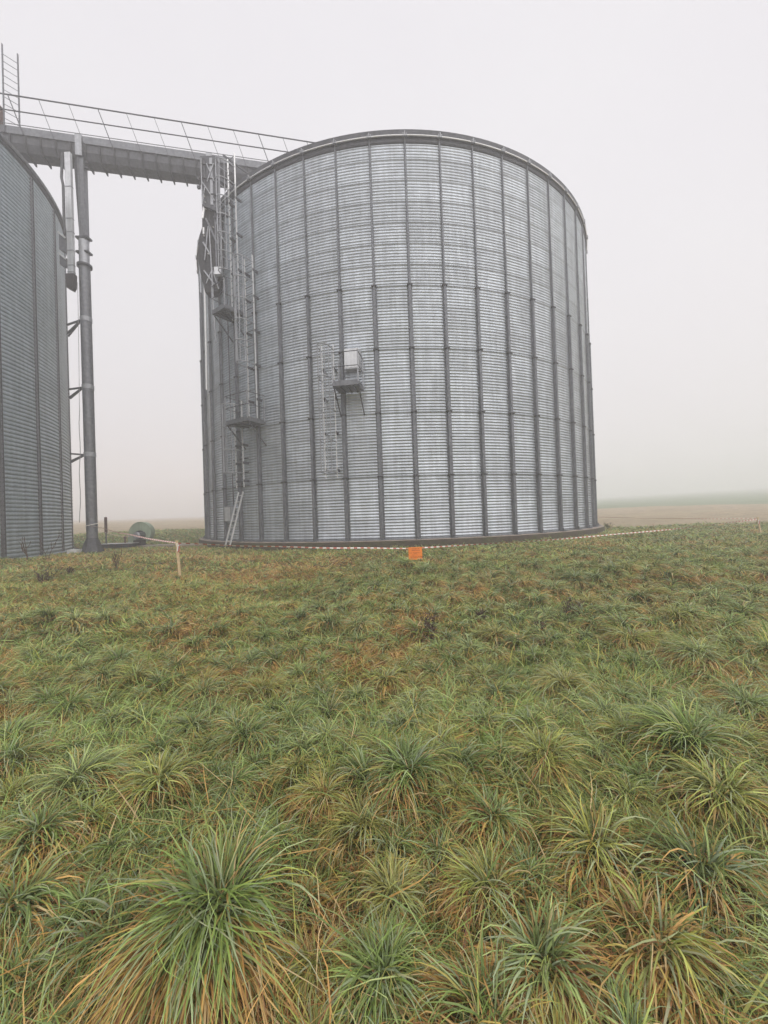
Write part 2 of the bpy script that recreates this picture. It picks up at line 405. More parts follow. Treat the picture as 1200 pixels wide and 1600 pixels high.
def platform(S, root, al, ar, z, depth=.86, rail_h=1.02, sides=('l', 'o', 'r'), braces=True):
    r0 = S.R+.05; am = (al+ar)/2; n_, t_ = S.u(am)
    w = (S.P(ar, S.R, 0)-S.P(al, S.R, 0)).length
    def Q(x, y, zz): return S.P(am, r0, z)+t_*(x*w/2)+n_*(y*depth)+Vector((0, 0, zz))
    mb = MB(); Z = Vector((0, 0, 1))
    mb.frame(Q(0, .5, -.012), t_*(w-.02), n_*(depth-.02), Z*.02)
    for x in (-.5, 0, .5): mb.frame(Q(x, .5, -.05), t_*.05, n_*(depth-.03), Z*.05)
    deck = mb.build('platform', M['galv_mid'], root)
    tb = MB()
    tb.frame(Q(0, 1, .03), t_*(w+.012), n_*.006, Z*.16)
    for x in (-1, 1): tb.frame(Q(x, .5, .03), t_*.006, n_*(depth-.01), Z*.16)
    tb.build('toe_board', M['galv_mid'], deck)
    posts = [(-1, 1), (1, 1), (-1, .08), (1, .08)]
    for x, y in posts:
        one('guardrail_post', M['galv'], deck, 'frame', Q(x*.985, y*.985, .05+rail_h/2), t_*.035, n_*.035, Z*rail_h)
    for h in (rail_h, rail_h*.55):
        if 'o' in sides: one('guardrail', M['galv_dark'], deck, 'tube', [Q(-1, 1, h), Q(1, 1, h)], .014, 6)
        for x, sd in ((-1, 'l'), (1, 'r')):
            if sd in sides: one('guardrail', M['galv_dark'], deck, 'tube', [Q(x, 1, h), Q(x, 0, h)], .014, 6)
    if braces:
        for x in (-.95, .95):
            one('brace', M['galv_dark'], deck, 'beam', Q(x, .9, -.07), Q(x, -.02, -.85), .035, .035)
    return deck
caged_ladder(S1, silo, -126.6, -124.3, 9.35, 15.75, 11.0, 15.2, 7, standoffs=(11.2, 12.6, 14.0))
caged_ladder(S1, silo, -122.2, -119.9, 5.12, 11.45, 7.3, 11.2, 6, standoffs=(6.0, 7.3, 8.6, 9.9, 10.9))
caged_ladder(S1, silo, -127.0, -124.5, 2.75, 6.1, 3.3, 5.9, 4, standoffs=(3.0, 3.7, 4.4))
caged_ladder(S1, silo, -104.8, -102.6, 2.84, 7.45, 3.0, 7.25, 5, standoffs=(3.1, 4.4, 5.6, 6.6))
platform(S1, silo, -128.5, -124.0, 9.5, .86, 1.02, ('l', 'o'))
platform(S1, silo, -125.2, -118.6, 5.1, .86, 1.02, ('l', 'o', 'r'))
platform(S1, silo, -102.0, -97.3, 5.83, .86, 1.05, ('o', 'r'))
# inspection hatch above the middle platform
n_, t_ = S1.u(-99.3)
mb = MB(); mb.frame(S1.P(-99.3, S1.R+.13, 6.90), t_*.50, n_*.24, Vector((0, 0, .68)))
hb = mb.build('inspection_hatch', M['hatch'], silo)
one('hatch_flange', M['galv'], hb, 'frame', S1.P(-99.3, S1.R+.035, 6.90), t_*.60, n_*.035, Vector((0, 0, .78)))
mb = MB(); mb.frame(S1.P(-99.3, S1.R+.258, 6.90), t_*.44, n_*.014, Vector((0, 0, .62))); mb.build('hatch_lid', M['hatch'], hb)
# electric box near the foot, small junction box high up
n_, t_ = S1.u(-131.2)
mb = MB(); mb.frame(S1.P(-131.2, S1.R+.14, 1.74), t_*.52, n_*.18, Vector((0, 0, .62)))
eb = mb.build('control_box', M['galv'], silo)
one('box_door', M['hatch'], eb, 'frame', S1.P(-131.2, S1.R+.238, 1.74), t_*.46, n_*.012, Vector((0, 0, .55)))
# horizontal clamp straps that carry the lower ladder
for z in (2.82, 3.35, 3.9):
    mb = MB(); mb.tube([S1.P(-129.6+i*.9, S1.R+.06, z) for i in range(7)], .02, 6); mb.build('ladder_strap', M['galv_dark'], silo)
# conduit rising beside the ladders
mb = MB()
mb.tube([S1.P(-129.9, S1.R+.09, 2.1), S1.P(-129.9, S1.R+.09, 8.0), S1.P(-129.9, S1.R+.09, 11.4)], .022, 6)
mb.build('conduit', M['galv_dark'], silo)

# ---- the leaning aluminium ladder
lf, lt = S1.P(-125.9, S1.R+.62, .62), S1.P(-124.9, S1.R+.14, 2.62)
n_, t_ = S1.u(-125.4)
ll = empty('leaning_ladder', lf)
tag(ll, 'light aluminium ladder leaning against the foot of the ribbed silo below the caged ladder', 'ladder')
foot, top = Vector((-5.92, 14.93, S1.z0-.09)), Vector((-5.55, 15.46, 2.58))
ax = Vector((.80, -.60, 0))*.15
ll.location = foot
for s in (-1, 1): one('side_rail', M['alu'], ll, 'beam', foot+ax*s, top+ax*s, .03, .055, up=ax.cross(top-foot))
for i in range(8):
    p = foot.lerp(top, .09+i*.12); one('rung', M['alu'], ll, 'tube', [p-ax, p+ax], .014, 6)

# ------------------------------------------------------------------ the second silo (smooth, no outside ribs)
silo2 = empty('grain_silo', (S2.c[0], S2.c[1], S2.z0))
tag(silo2, 'darker blue grey corrugated silo without outside ribs, cut by the left edge of the picture', 'silo', 'corrugated steel grain silos')
corrugated(S2, 'wall_sheeting', silo2, M['sheet_old'], .143, .024, 30., 34, .6, 8, 0, 0, 7, .75)
for k in range(34):
    ang = .6+360/34*k; d = (ang+30+180) % 360-180
    if abs(d) > 100: continue
    n_, t_ = S2.u(ang); mb = MB()
    mb.frame(S2.P(ang, S2.R+.022, (S2.z0+S2.z1)/2), t_*.15, n_*.012, Vector((0, 0, S2.z1-S2.z0-.1)))
    bl = mb
    nb = 90
    for i in range(nb):
        for sgn in (-1, 1):
            z = S2.z0+.1+(S2.z1-S2.z0-.2)*i/nb
            bl.frame(S2.P(ang, S2.R+.033, z)+t_*(.05*sgn), t_*.028, n_*.014, Vector((0, 0, .028)), mi=1)
    so_ = mb.build('seam_strip', [M['galv_mid'], M['galv_dark']], silo2)
    one('seam_edge', M['galv_dark'], so_, 'frame', S2.P(ang, S2.R+.03, (S2.z0+S2.z1)/2)+t_*.085, t_*.018, n_*.03, Vector((0, 0, S2.z1-S2.z0-.1)))
c2 = (S2.c[0], S2.c[1], 0)
one('eave_flashing', M['galv_dark'], silo2, 'lathe', c2, [(S2.R+.015, S2.z1-.15), (S2.R+.06, S2.z1-.14), (S2.R+.065, S2.z1-.02)], n=160)
one('wind_ring', M['galv_mid'], silo2, 'tube', [S2.P(360*k/160, S2.R+.1, S2.z1) for k in range(160)], .022, 8, True)
one('roof', M['galv_mid'], silo2, 'lathe', c2, [(S2.R+.05, S2.z1+.04), (S2.R+.12, S2.z1+.03), (S2.R+.12, S2.z1+.12), (S2.R-.1, S2.z1+.2), (.6, S2.z1+2.9), (.6, S2.z1+3.3), (.02, S2.z1+3.4)], n=160, smooth=False)
one('foundation', M['concrete'], silo2, 'lathe', c2, [(S2.R+.22, -.6), (S2.R+.20, S2.z0-.01), (S2.R-.3, S2.z0)], n=160)
# white paving slab by its right side
mb = MB(); mb.frame((-12.42, 15.9, .40), (.38, .03, 0), (-.03, .35, 0), (0, 0, .26))
ps = mb.build('paving_slab', M['white_stone']); tag(ps, 'short white slab on the grass between the left silo and the steel post', 'slab')

# ------------------------------------------------------------------ conveyor walkway between the silos
def W(x, dy=0, z=0): return Vector((x-dy*.2055, 18.77+.21*x+dy*.9787, z))
ZT, ZB = 17.5, 16.62
XL, XR = -24.0, 1.2
walk = empty('conveyor_walkway', W(-12, .3, ZB))
tag(walk, 'grey enclosed conveyor bridge with a handrail spanning high between the tops of both silos', 'conveyor bridge')
wd = Vector((1, .21, 0)).normalized(); wnn = Vector((wd.y, -wd.x, 0))   # towards the camera
L = (W(XR)-W(XL)).length; mid = (XL+XR)/2
mb = MB()
# trough with sloping lower sides
sec = [(0, ZT-.30), (0, ZT-.62), (.12, ZB), (.62, ZB), (.74, ZT-.62), (.74, ZT-.30)]
mb.prism([W(XL, dy, z) for dy, z in sec], wd*L)
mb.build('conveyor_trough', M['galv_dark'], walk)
one('side_board', M['galv_mid'], walk, 'frame', W(mid, -.03, ZT-.15), wd*L, wnn*.05, Vector((0, 0, .30)))
one('walk_deck', M['galv_mid'], walk, 'frame', W(mid, .45, ZT-.30), wd*L, wnn*.92, Vector((0, 0, .02)))
x = XL+.2; i = 0
while x < XR:
    rb = MB()
    rb.prism([W(x, -.07, ZT-.305), W(x, -.07, ZT-.66), W(x, .07, ZB-.11), W(x, .66, ZB-.11), W(x, .64, ZB+.0), W(x, .09, ZB+.0), W(x, .0, ZT-.64), W(x, .0, ZT-.305)], wd*.05)
    rb.build('trough_flange', M['flange'], walk)
    if i % 2 == 0:
        h = 1.22; th = .030 if (i//2) % 3 == 0 else .018
        one('rail_post', M['galv_dark'], walk, 'beam', W(x+.5, -.07, ZT-.28), W(x+.5-h*.40, -.07, ZT+h), th, th)
    x += .52; i += 1
for h, r in ((1.22, .026), (.60, .022), (.06, .013)):
    one('handrail', M['galv_dark'], walk, 'tube', [W(XL-.2, -.07, ZT+h), W(XR, -.07, ZT+h)], r, 6)
for h in (1.22, .60):
    one('handrail', M['galv_dark'], walk, 'tube', [W(XL-.2, 1.0, ZT+h-.25), W(-15.6, 1.0, ZT+h-.25)], .02, 6)
for xx in (-12.03, -7.12):
    one('hanger_plate', M['galv'], walk, 'frame', W(xx, -.085, ZT-.42), wd*.24, wnn*.05, Vector((0, 0, .86)))
# tall ladder standing on the bridge at its left end, and the brown elevator leg beside it
tl = empty('tower_ladder', W(-14.4, 0, ZT))
tag(tl, 'thin steel ladder rising above the left end of the conveyor bridge', 'ladder')
pa, pb = Vector((-14.53, 15.62, 0)), Vector((-14.24, 15.98, 0))
for p in (pa, pb): one('side_rail', M['galv_mid'], tl, 'frame', p+Vector((0, 0, ZT+1.45)), (.03, 0, 0), (0, .05, 0), (0, 0, 3.5))
for i in range(11):
    z = ZT-.05+i*.285; one('rung', M['galv_mid'], tl, 'tube', [pa+Vector((0, 0, z)), pb+Vector((0, 0, z))], .012, 6)
mb = MB(); mb.frame((-14.88, 15.62, ZT+.2), (.30, 0, 0), (0, .4, 0), (0, 0, 1.0)); mb.frame((-14.88, 15.62, ZT+.75), (.36, 0, 0), (0, .46, 0), (0, 0, .05))
el = mb.build('elevator_leg', M['rust']); tag(el, 'rust brown steel box beside the ladder at the left end of the bridge', 'elevator box')

# ---- round support post with arms to the left silo
def ray(rx, y, rz): return Vector((rx*y, y, rz*y+EYE))
PX, PY = -12.05, 16.36
post = empty('support_post', (PX, PY, .4))
tag(post, 'tall round galvanised post carrying the conveyor bridge, braced to the left silo', 'support post')
one('pipe', M['galv_mid'], post, 'tube', [(PX, PY, .35), (PX, PY, 12.2)], .20, 24)
one('base_flare', M['galv_dark'], post, 'lathe', (PX, PY, 0), [(.42, .18), (.40, .42), (.24, .85), (.205, .95)], n=12, smooth=False)
one('pipe_flange', M['galv_dark'], post, 'lathe', (PX, PY, 12.2), [(.2, -.05), (.27, -.05), (.27, .05), (.2, .05)], n=24)
one('sleeve', M['galv'], post, 'tube', [(PX, PY, 12.25), (PX, PY, 13.25)], .185, 16)
mb = MB(); mb.frame((PX+.05, PY, 14.95), (.20, 0, 0), (0, .24, 0), (0, 0, 3.45)); mb.frame((PX-.055, PY-.13, 14.95), (.04, 0, 0), (0, .02, 0), (0, 0, 3.4))
mb.build('upper_column', M['galv_mid'], post)
mb = MB(); mb.prism([(PX-.29, PY-.05, 16.6), (PX-.06, PY-.05, 16.6), (PX-.06, PY-.05, 13.3), (PX-.14, PY-.05, 13.3)], (0, .12, 0)); mb.build('tapered_plate', M['galv_dark'], post)
for z in (13.35, 12.75):
    one('clamp_collar', M['galv_dark'], post, 'frame', (PX, PY, z), (.50, 0, 0), (0, .3, 0), (0, 0, .07))
for z in (16.5, 16.28): one('bolt_lug', M['galv_dark'], post, 'frame', (PX+.22, PY, z), (.12, 0, 0), (0, .1, 0), (0, 0, .07))
for rz in (.518, .347, .1765):
    z = rz*PY+EYE
    a_ = Vector((PX-.2, PY, z))
    am_ = MB()
    for dz, dy in ((.20, .75), (-.16, .75)):
        e = Vector((-13.42, PY+dy, z+dz*1.0)); am_.beam(a_, e, .05, .07)
    am_.beam(a_, Vector((-13.85, PY+1.35, z)), .05, .07)
    am_.build('brace_arm', M['galv_dark'], post)
    one('arm_clamp', M['galv'], post, 'tube', [(PX, PY, z-.09), (PX, PY, z+.09)], .215, 20)

# ---- grey spout hanging from the bridge beside the left silo
CXs, CYs = -.768*16.0, 16.0
ch = empty('grain_spout', (CXs, CYs, 11))
tag(ch, 'light grey rectangular spout hanging from the bridge beside the left silo, dark rubber end', 'grain spout')
one('spout_duct', M['hatch'], ch, 'frame', (CXs-.03, CYs, (16.6+11.65)/2), (.23, 0, 0), (0, .12, 0), (0, 0, 16.6-11.65))
for z in (15.2, 13.9, 13.35, 12.6, 12.0, 11.72): one('duct_flange', M['galv'], ch, 'frame', (CXs-.03, CYs, z), (.25, 0, 0), (0, .15, 0), (0, 0, .03))
mb = MB(); mb.prism([(CXs-.19, CYs-.1, 11.64), (CXs+.12, CYs-.1, 11.64), (CXs+.10, CYs-.1, 11.12), (CXs+.02, CYs-.1, 10.97), (CXs-.18, CYs-.1, 11.08)], (0, .2, 0)); mb.build('rubber_end', M['rubber'], ch)
for z0_, z1_ in ((12.5, 13.3), (11.9, 12.45)):
    mb = MB(); mb.prism([(CXs-.42, CYs-.1, z0_+.12), (CXs-.165, CYs-.1, z0_), (CXs-.165, CYs-.1, z1_-.18), (CXs-.42, CYs-.1, z1_)], (0, .2, 0)); mb.build('wall_bracket', M['galv_mid'], ch)
    mb = MB(); mb.beam((CXs-.42, CYs-.13, z1_), (CXs-.13, CYs-.17, z1_-.26), .05, .06); mb.build('bracket_strut', M['alu'], ch)
mb = MB(); mb.tube([(CXs-.26, CYs, 16.6), (CXs-.33, CYs, 15.6), (CXs-.27, CYs, 15.3), (CXs-.27, CYs, 13.3)], .05, 8); mb.build('cable_duct', M['galv_dark'], ch)
# rope hanging from the spout
pts = [Vector((-.7555*15.8, 15.8, 11.2))]
for i in range(24):
    z = 11.2-9.6*(i+1)/24; sway = 0 if i < 12 else .022*math.sin(i*1.3)
    pts.append(Vector((-.7555*15.8-.17*((11.2-z)/9.6)**1.5+sway, 15.8, z)))
mb = MB(); mb.tube(pts, [.009]*13+[.013]*12, 6); rp = mb.build('hanging_rope', M['rope']); tag(rp, 'thin cord hanging from the grey spout down beside the left silo', 'rope')

# ---- lattice spout column on the left flank of the ribbed silo
CL = empty('elevator_column', (-7.0, 16.55, 11))
tag(CL, 'dark steel spout column with diagonal struts hung from the bridge on the left flank of the ribbed silo', 'spout column')
def LP(rx, rz, y): return Vector((rx*y, y, rz*y+EYE))
y0 = 16.35
def plate(name, pts, y, th, mat, parent=CL):
    mb = MB(); mb.prism([LP(a_, b_, y) for a_, b_ in pts], (0, th, 0)); return mb.build(name, mat, parent)
plate('column_box', [(-.436, .925), (-.398, .925), (-.398, .79), (-.4345, .79)], y0, .45, M['galv_dark'])
plate('hopper_shade_plate', [(-.4345, .79), (-.372, .79), (-.376, .70), (-.398, .58), (-.4335, .578), (-.443, .62), (-.4485, .665), (-.4475, .70), (-.436, .745)], y0, .45, M['flange'])  # hopper bulge; the same dark plate also paints in the silo's shaded flank
plate('corner_angle', [(-.413, .92), (-.406, .92), (-.406, .80), (-.413, .80)], y0-.03, .03, M['galv'])
plate('corner_angle', [(-.429, .92), (-.425, .92), (-.425, .80), (-.429, .80)], y0-.03, .03, M['galv_dark'])
def strut(a_, b_, r, mat, y=y0-.05, y2=None, name='strut'):
    one(name, mat, CL, 'beam', LP(*a_, y), LP(*b_, y2 or y), r*2, r*2, up=(0, 1, 0))
strut((-.432, .742), (-.4365, .33), .035, M['alu'], y0+.02, 16.75, 'long_strut')
strut((-.418, .745), (-.4105, .45), .022, M['galv'], y0-.05, 16.2, 'long_strut')
strut((-.421, .745), (-.432, .66), .018, M['galv'])
strut((-.4345, .705), (-.4145, .668), .028, M['galv'])
strut((-.4345, .633), (-.409, .597), .028, M['galv'])
strut((-.428, .80), (-.4335, .765), .04, M['alu'])
strut((-.4265, .845), (-.4335, .80), .016, M['galv'])
strut((-.43, .80), (-.355, .765), .07, M['galv_dark'], y0-.1, y0-.3, 'cross_pipe')
strut((-.405, .77), (-.385, .72), .03, M['galv_mid'])
strut((-.40, .872), (-.352, .838), .06, M['galv_dark'], y0+.1, 15.9, 'cross_pipe')
strut((-.377, .925), (-.305, .868), .03, M['galv_dark'], 16.9, 16.3, 'roof_stay')
strut((-.392, .785), (-.345, .84), .022, M['galv_mid'], 16.3, 15.7, 'roof_stay')
one('junction_box', M['hatch'], CL, 'frame', LP(-.3985, .629, 16.1), (.28, 0, 0), (0, .18, 0), (0, 0, .30))
for a_, b_ in ((-.4445, .868), (-.4445, .845)): one('bolt_lug', M['galv_dark'], CL, 'frame', LP(a_+.003, b_, y0+.2), (.12, 0, 0), (0, .1, 0), (0, 0, .1))
for a_, b_ in ((-.4195, .752), (-.408, .743), (-.4325, .722), (-.4285, .822), (-.4265, .806), (-.426, .79), (-.4225, .676)):
    one('bolt_head', M['alu'], CL, 'tube', [LP(a_, b_, y0-.06), LP(a_, b_, y0-.02)], .035, 8)
strut((-.4445, .577), (-.4455, .25), .028, M['galv_mid'], 16.75, 17.5, 'drop_pipe')
strut((-.426, .765), (-.398, .70), .035, M['galv_mid'])
strut((-.402, .80), (-.402, .60), .03, M['galv_mid'])
strut((-.388, .79), (-.389, .66), .02, M['galv_mid'])
strut((-.4335, .92), (-.4335, .80), .02, M['galv'])
strut((-.420, .905), (-.402, .86), .018, M['galv']); strut((-.402, .905), (-.420, .86), .018, M['galv'])
strut((-.4335, .86), (-.402, .81), .018, M['galv']); strut((-.398, .74), (-.378, .70), .02, M['galv'])
strut((-.415, .64), (-.399, .585), .02, M['galv']); strut((-.430, .60), (-.412, .64), .018, M['galv'])
for z_ in (.905, .87, .83): strut((-.4345, z_), (-.398, z_-.004), .016, M['flange'])

# ------------------------------------------------------------------ blower, duct slab, stop posts
bx, by, bz = -.611*19.3, 19.3, .46
bl = empty('aeration_blower', (bx, by, bz))
tag(bl, 'pale green snail shaped blower with grey motor on the concrete between the silos', 'blower')
mb = MB(); N = 40; prof = []
for i in range(N+1):
    t = i/N; a_ = math.pi*.98-t*2*math.pi*.80; r = .56-.13*t
    prof.append((bx+r*math.cos(a_)+.04, by-.16, bz+.56+r*math.sin(a_)))
prof = [(bx-.52, by-.16, bz+.10)]+prof
mb.prism(prof[::-1], (0, .36, 0)); hs = mb.build('fan_housing', M['pale_green'], bl)
one('housing_rim', M['pale_green'], hs, 'tube', [(p[0], p[1]-.005, p[2]) for p in prof[1:]], .018, 6)
one('outlet_duct', M['pale_green'], bl, 'box', (bx-.50, by+.02, bz+.26), (.2, .34, .46))
one('motor', M['galv_mid'], bl, 'tube', [(bx+.12, by-.17, bz+.46), (bx+.12, by-.62, bz+.46)], .17, 20)
one('motor_cap', M['galv'], bl, 'tube', [(bx+.12, by-.62, bz+.46), (bx+.12, by-.66, bz+.46)], [.17, .11], 20)
for i in range(10):
    a_ = 2*math.pi*i/10; one('cooling_fin', M['galv_dark'], bl, 'frame', (bx+.12+.18*math.cos(a_), by-.4, bz+.46+.18*math.sin(a_)), (.03*abs(math.cos(a_))+.008, 0, 0), (0, .36, 0), (0, 0, .03*abs(math.sin(a_))+.008))
one('motor_stand', M['rubber'], bl, 'box', (bx+.12, by-.40, bz+.11), (.34, .42, .24))
one('belt_guard', M['rubber'], bl, 'tube', [(bx+.02, by-.18, bz+.48), (bx+.02, by-.26, bz+.48)], .20, 24)
mb = MB(); mb.frame((-9.9, 18.75, .33), (5.6, -.62, 0), (.1, 1.1, 0), (0, 0, .2))
cs = mb.build('concrete_slab', M['concrete_top']); tag(cs, 'long worn concrete slab on the ground under the green blower, reaching to the ribbed silo', 'slab')
tp = empty('air_duct', (-12.35, 18.3, .45)); tag(tp, 'low flat metal duct with a pale lid beside the green blower', 'duct')
one('duct_body', M['galv_dark'], tp, 'box', (-12.25, 18.3, .50), (1.35, .5, .16)); one('duct_lid', M['hatch'], tp, 'box', (-12.25, 18.3, .592), (1.5, .56, .022))
for i in range(5): one('duct_rib', M['rust'], tp, 'box', (-12.85+i*.3, 18.045, .50), (.03, .02, .15))
mb = MB(); mb.tube([(-12.0, 18.35, .6), (-12.0, 18.35, .78)], .035, 8); mb.tube([(-12.0, 18.35, .78), (-12.0, 18.35, .90)], .055, 8); mb.build('duct_valve', M['rust'], tp)
mp_ = empty('marker_post', (-.7015*18.2, 18.2, .4)); tag(mp_, 'thin upright steel marker post just right of the big round post', 'post')
one('shaft', M['galv_mid'], mp_, 'box', (-.7015*18.2, 18.2, 1.1), (.045, .045, 1.45))
one('upper_sleeve', M['rust'], mp_, 'box', (-.7015*18.2, 18.2, 1.46), (.085, .085, .72))

# ------------------------------------------------------------------ tape, stakes, sign
def gz(x, y): return float(terrain(x, y))
def stake(x, y, lean, h, w, label):
    z = gz(x, y); o = empty('wooden_stake', (x, y, z)); tag(o, label, 'stake', 'wooden stakes holding the barrier tape')
    t = Vector((x+lean[0], y+lean[1], z+h))
    mb = MB(); mb.beam((x, y, z-.15), t, w, w*.8, up=(0, 1, 0)); mb.build('shaft', M['wood'], o)
    return o, t
stL, tL = stake(-.5165*8.7, 8.7, (-.07, 0), .90, .045, 'pale wooden stake in the grass left of the orange sign, tape tied to its top')
stR, tR = stake(.948*14.6, 14.6, (-.12, 0), .64, .05, 'short pale wooden stake at the right edge of the picture holding the tape')
def knot(root, c, s):
    mb = MB(); rs = random.Random(4)
    for i in range(7):
        a_ = rs.random()*6.28; p = Vector(c)+Vector((math.cos(a_)*s*.4, math.sin(a_)*s*.3, rs.uniform(-s, s)*.5))
        mb.frame(p, Vector((math.cos(a_), .3, rs.uniform(-.4, .4)))*s, Vector((0, .004, 0)), Vector((rs.uniform(-.2, .2), 0, .8))*s*.6, mi=i % 2)
    for i in range(2):
        mb.frame(Vector(c)+Vector((.03+.02*i, -.03, -.07-.03*i)), (.035, 0, .01), (0, .003, 0), (.02, 0, .14), mi=i)
    mb.build('tape_knot', [M['white'], M['red']], root)
knot(stL, tL+Vector((.01, 0, -.09)), .06); knot(stR, tR+Vector((-.02, 0, -.09)), .08)
def tape(a_, b_, sag, label, seed=0, period=.085, w=.032):
    a_, b_ = Vector(a_), Vector(b_); n = max(4, int((b_-a_).length/period)); rs = random.Random(seed)
    mb = MB(); prev = None; d = (b_-a_).normalized(); side = d.cross(Vector((0, 0, 1))).normalized()
    ph = rs.random()*6; tw = rs.uniform(.3, .8)
    for i in range(n+1):
        t = i/n; p = a_.lerp(b_, t)+Vector((0, 0, -sag*4*t*(1-t)+.006*math.sin(t*17+ph)))
        ang = .9*math.sin(t*(b_-a_).length*tw+ph)
        u = Vector((0, 0, 1))*math.cos(ang)+side*math.sin(ang)
        q = (p+u*w/2, p-u*w/2)
        if prev:
            th = side*.0006*math.cos(ang)+Vector((0, 0, .0006))*math.sin(ang)
            mb.add([prev[0], q[0], q[1], prev[1]], [(0, 1, 2, 3)], False, i % 2)
        prev = q
    o = mb.build('barrier_tape', [M['white'], M['red']]); tag(o, label, 'barrier tape', 'red and white barrier tape')
    return o
def eyez(rz, y): return rz*y+EYE
kL = tL+Vector((.01, 0, -.06)); kR = tR+Vector((-.02, 0, -.07))
SX, SY = .0755*10.35, 10.35
sz_top = eyez(-.0868, SY)
tape(kL, (SX-.17, SY, sz_top+.01), .035, 'red and white tape from the left stake to the orange sign', 1)
tape((SX+.17, SY, sz_top+.01), kR, .10, 'red and white tape from the orange sign to the right stake', 2)
tape(kR+Vector((0, .03, .03)), (12.9, 24.5, .95), .05, 'thin far length of tape running back from the right stake behind the silo', 3, w=.022)
tape(kL, (PX+.1, PY-.24, 1.50), .05, 'tape stretched from the left stake back to the round steel post', 4, w=.036)
tape((PX+.12, PY-.20, 1.42), (bx-.45, by-.2, bz+.42), .12, 'pinkish tape from the round steel post to the green blower', 5)
one_ = MB()
one_.tube([(PX+.222*math.cos(2*math.pi*i/20), PY+.222*math.sin(2*math.pi*i/20), 1.50+.05*math.sin(2*math.pi*i/20+1)) for i in range(20)], .016, 5, True)
tw_ = one_.build('tape_wrap', M['white']); tag(tw_, 'loop of tape wrapped round the big round steel post near its foot', 'barrier tape')
sg = empty('warning_sign', (SX, SY, sz_top-.34)); tag(sg, 'small bright orange warning sheet hanging from the barrier tape before the ribbed silo', 'sign')
sw, sh = .355, .335
one('sheet', M['orange'], sg, 'box', (SX, SY, sz_top+.03-sh/2), (sw, .004, sh))
tx = MB(); rs = random.Random(9); zz = sz_top+.03
for yy, h, x0_, x1_, gp in ((.045, .020, -.10, .10, .012), (.085, .020, -.09, .11, .012), (.150, .012, -.15, .14, .008), (.170, .009, -.02, .03, .006), (.205, .011, -.08, .07, .008), (.245, .012, -.14, .02, .008), (.245, .012, .06, .15, .008), (.268, .009, -.12, .13, .008)):
    x_ = x0_
    while x_ < x1_:
        w_ = rs.uniform(.006, .013); hh = h*rs.uniform(.7, 1.1)
        tx.box((SX+x_, SY-.0035, zz-yy), (w_*.8, .001, hh)); 
        if rs.random() < .6: tx.box((SX+x_+.003, SY-.0037, zz-yy+rs.choice((-.4, 0, .4))*hh), (w_*.8, .001, h*.22))
        x_ += w_+gp*.5
        if rs.random() < .14: x_ += .012
tx.build('print', M['ink'], sg)

# ------------------------------------------------------------------ dead weeds
def weed(name, x, y, h, n, spread, label, thick=.008, leafy=0, seed=0, group='dead weed stalks in the grass'):
    z = gz(x, y); rs = random.Random(seed); mb = MB()
    for i in range(n):
        a_ = rs.random()*6.28; s = spread*rs.uniform(.2, 1); hh = h*rs.uniform(.55, 1)
        p0 = Vector((x+rs.uniform(-.05, .05)*spread*3, y+rs.uniform(-.04, .04), z-.03)); pts = [p0]
        for k in range(1, 6):
            t = k/5; pts.append(p0+Vector((math.cos(a_)*s*t**1.4+rs.uniform(-.015, .015), math.sin(a_)*s*t**1.4*.6, hh*t)))
        mb.tube(pts, [thick*(1-.13*k) for k in range(6)], 5)
        for _ in range(3):
            k = rs.randint(2, 4); b_ = rs.random()*6.28; q = pts[k]
            mb.tube([q, q+Vector((math.cos(b_)*.05, math.sin(b_)*.04, .06))*(h*2), q+Vector((math.cos(b_)*.07, math.sin(b_)*.05, .13))*(h*2)], thick*.5, 4)
        for _ in range(leafy):
            k = rs.uniform(.2, 1); q = p0.lerp(pts[-1], k)+Vector((rs.gauss(0, .02), rs.gauss(0, .02), rs.gauss(0, .02)))
            b_ = rs.random()*6.28; u = Vector((math.cos(b_), math.sin(b_), rs.uniform(-.5, .8)))*rs.uniform(.02, .05)
            v = Vector((-math.sin(b_), math.cos(b_), rs.uniform(-.6, .6)))*rs.uniform(.006, .014)
            mb.add([q, q+u*.5+v, q+u, q+u*.5-v], [(0, 1, 2, 3)])
    o = mb.build(name, M['stalk']); tag(o, label, 'dead weed', group); return o
def gxy(px, py, zoff=0):
    """ground point hit by the sight line through a place in the photo, found by stepping along it"""
    a_, b_ = px-600, 800-py; c_, s_ = math.cos(ROLL), math.sin(ROLL)
    u = (a_*c_+b_*s_)/F_PX; v = (-a_*s_+b_*c_)/F_PX
    d = Vector((u, math.cos(PITCH)-v*math.sin(PITCH), math.sin(PITCH)+v*math.cos(PITCH)))
    t = .6
    while t < 60:
        p = d*t
        if p.z+EYE < gz(p.x, p.y): return p.x, p.y
        t += .02+t*.002
    return d.x*t, d.y*t
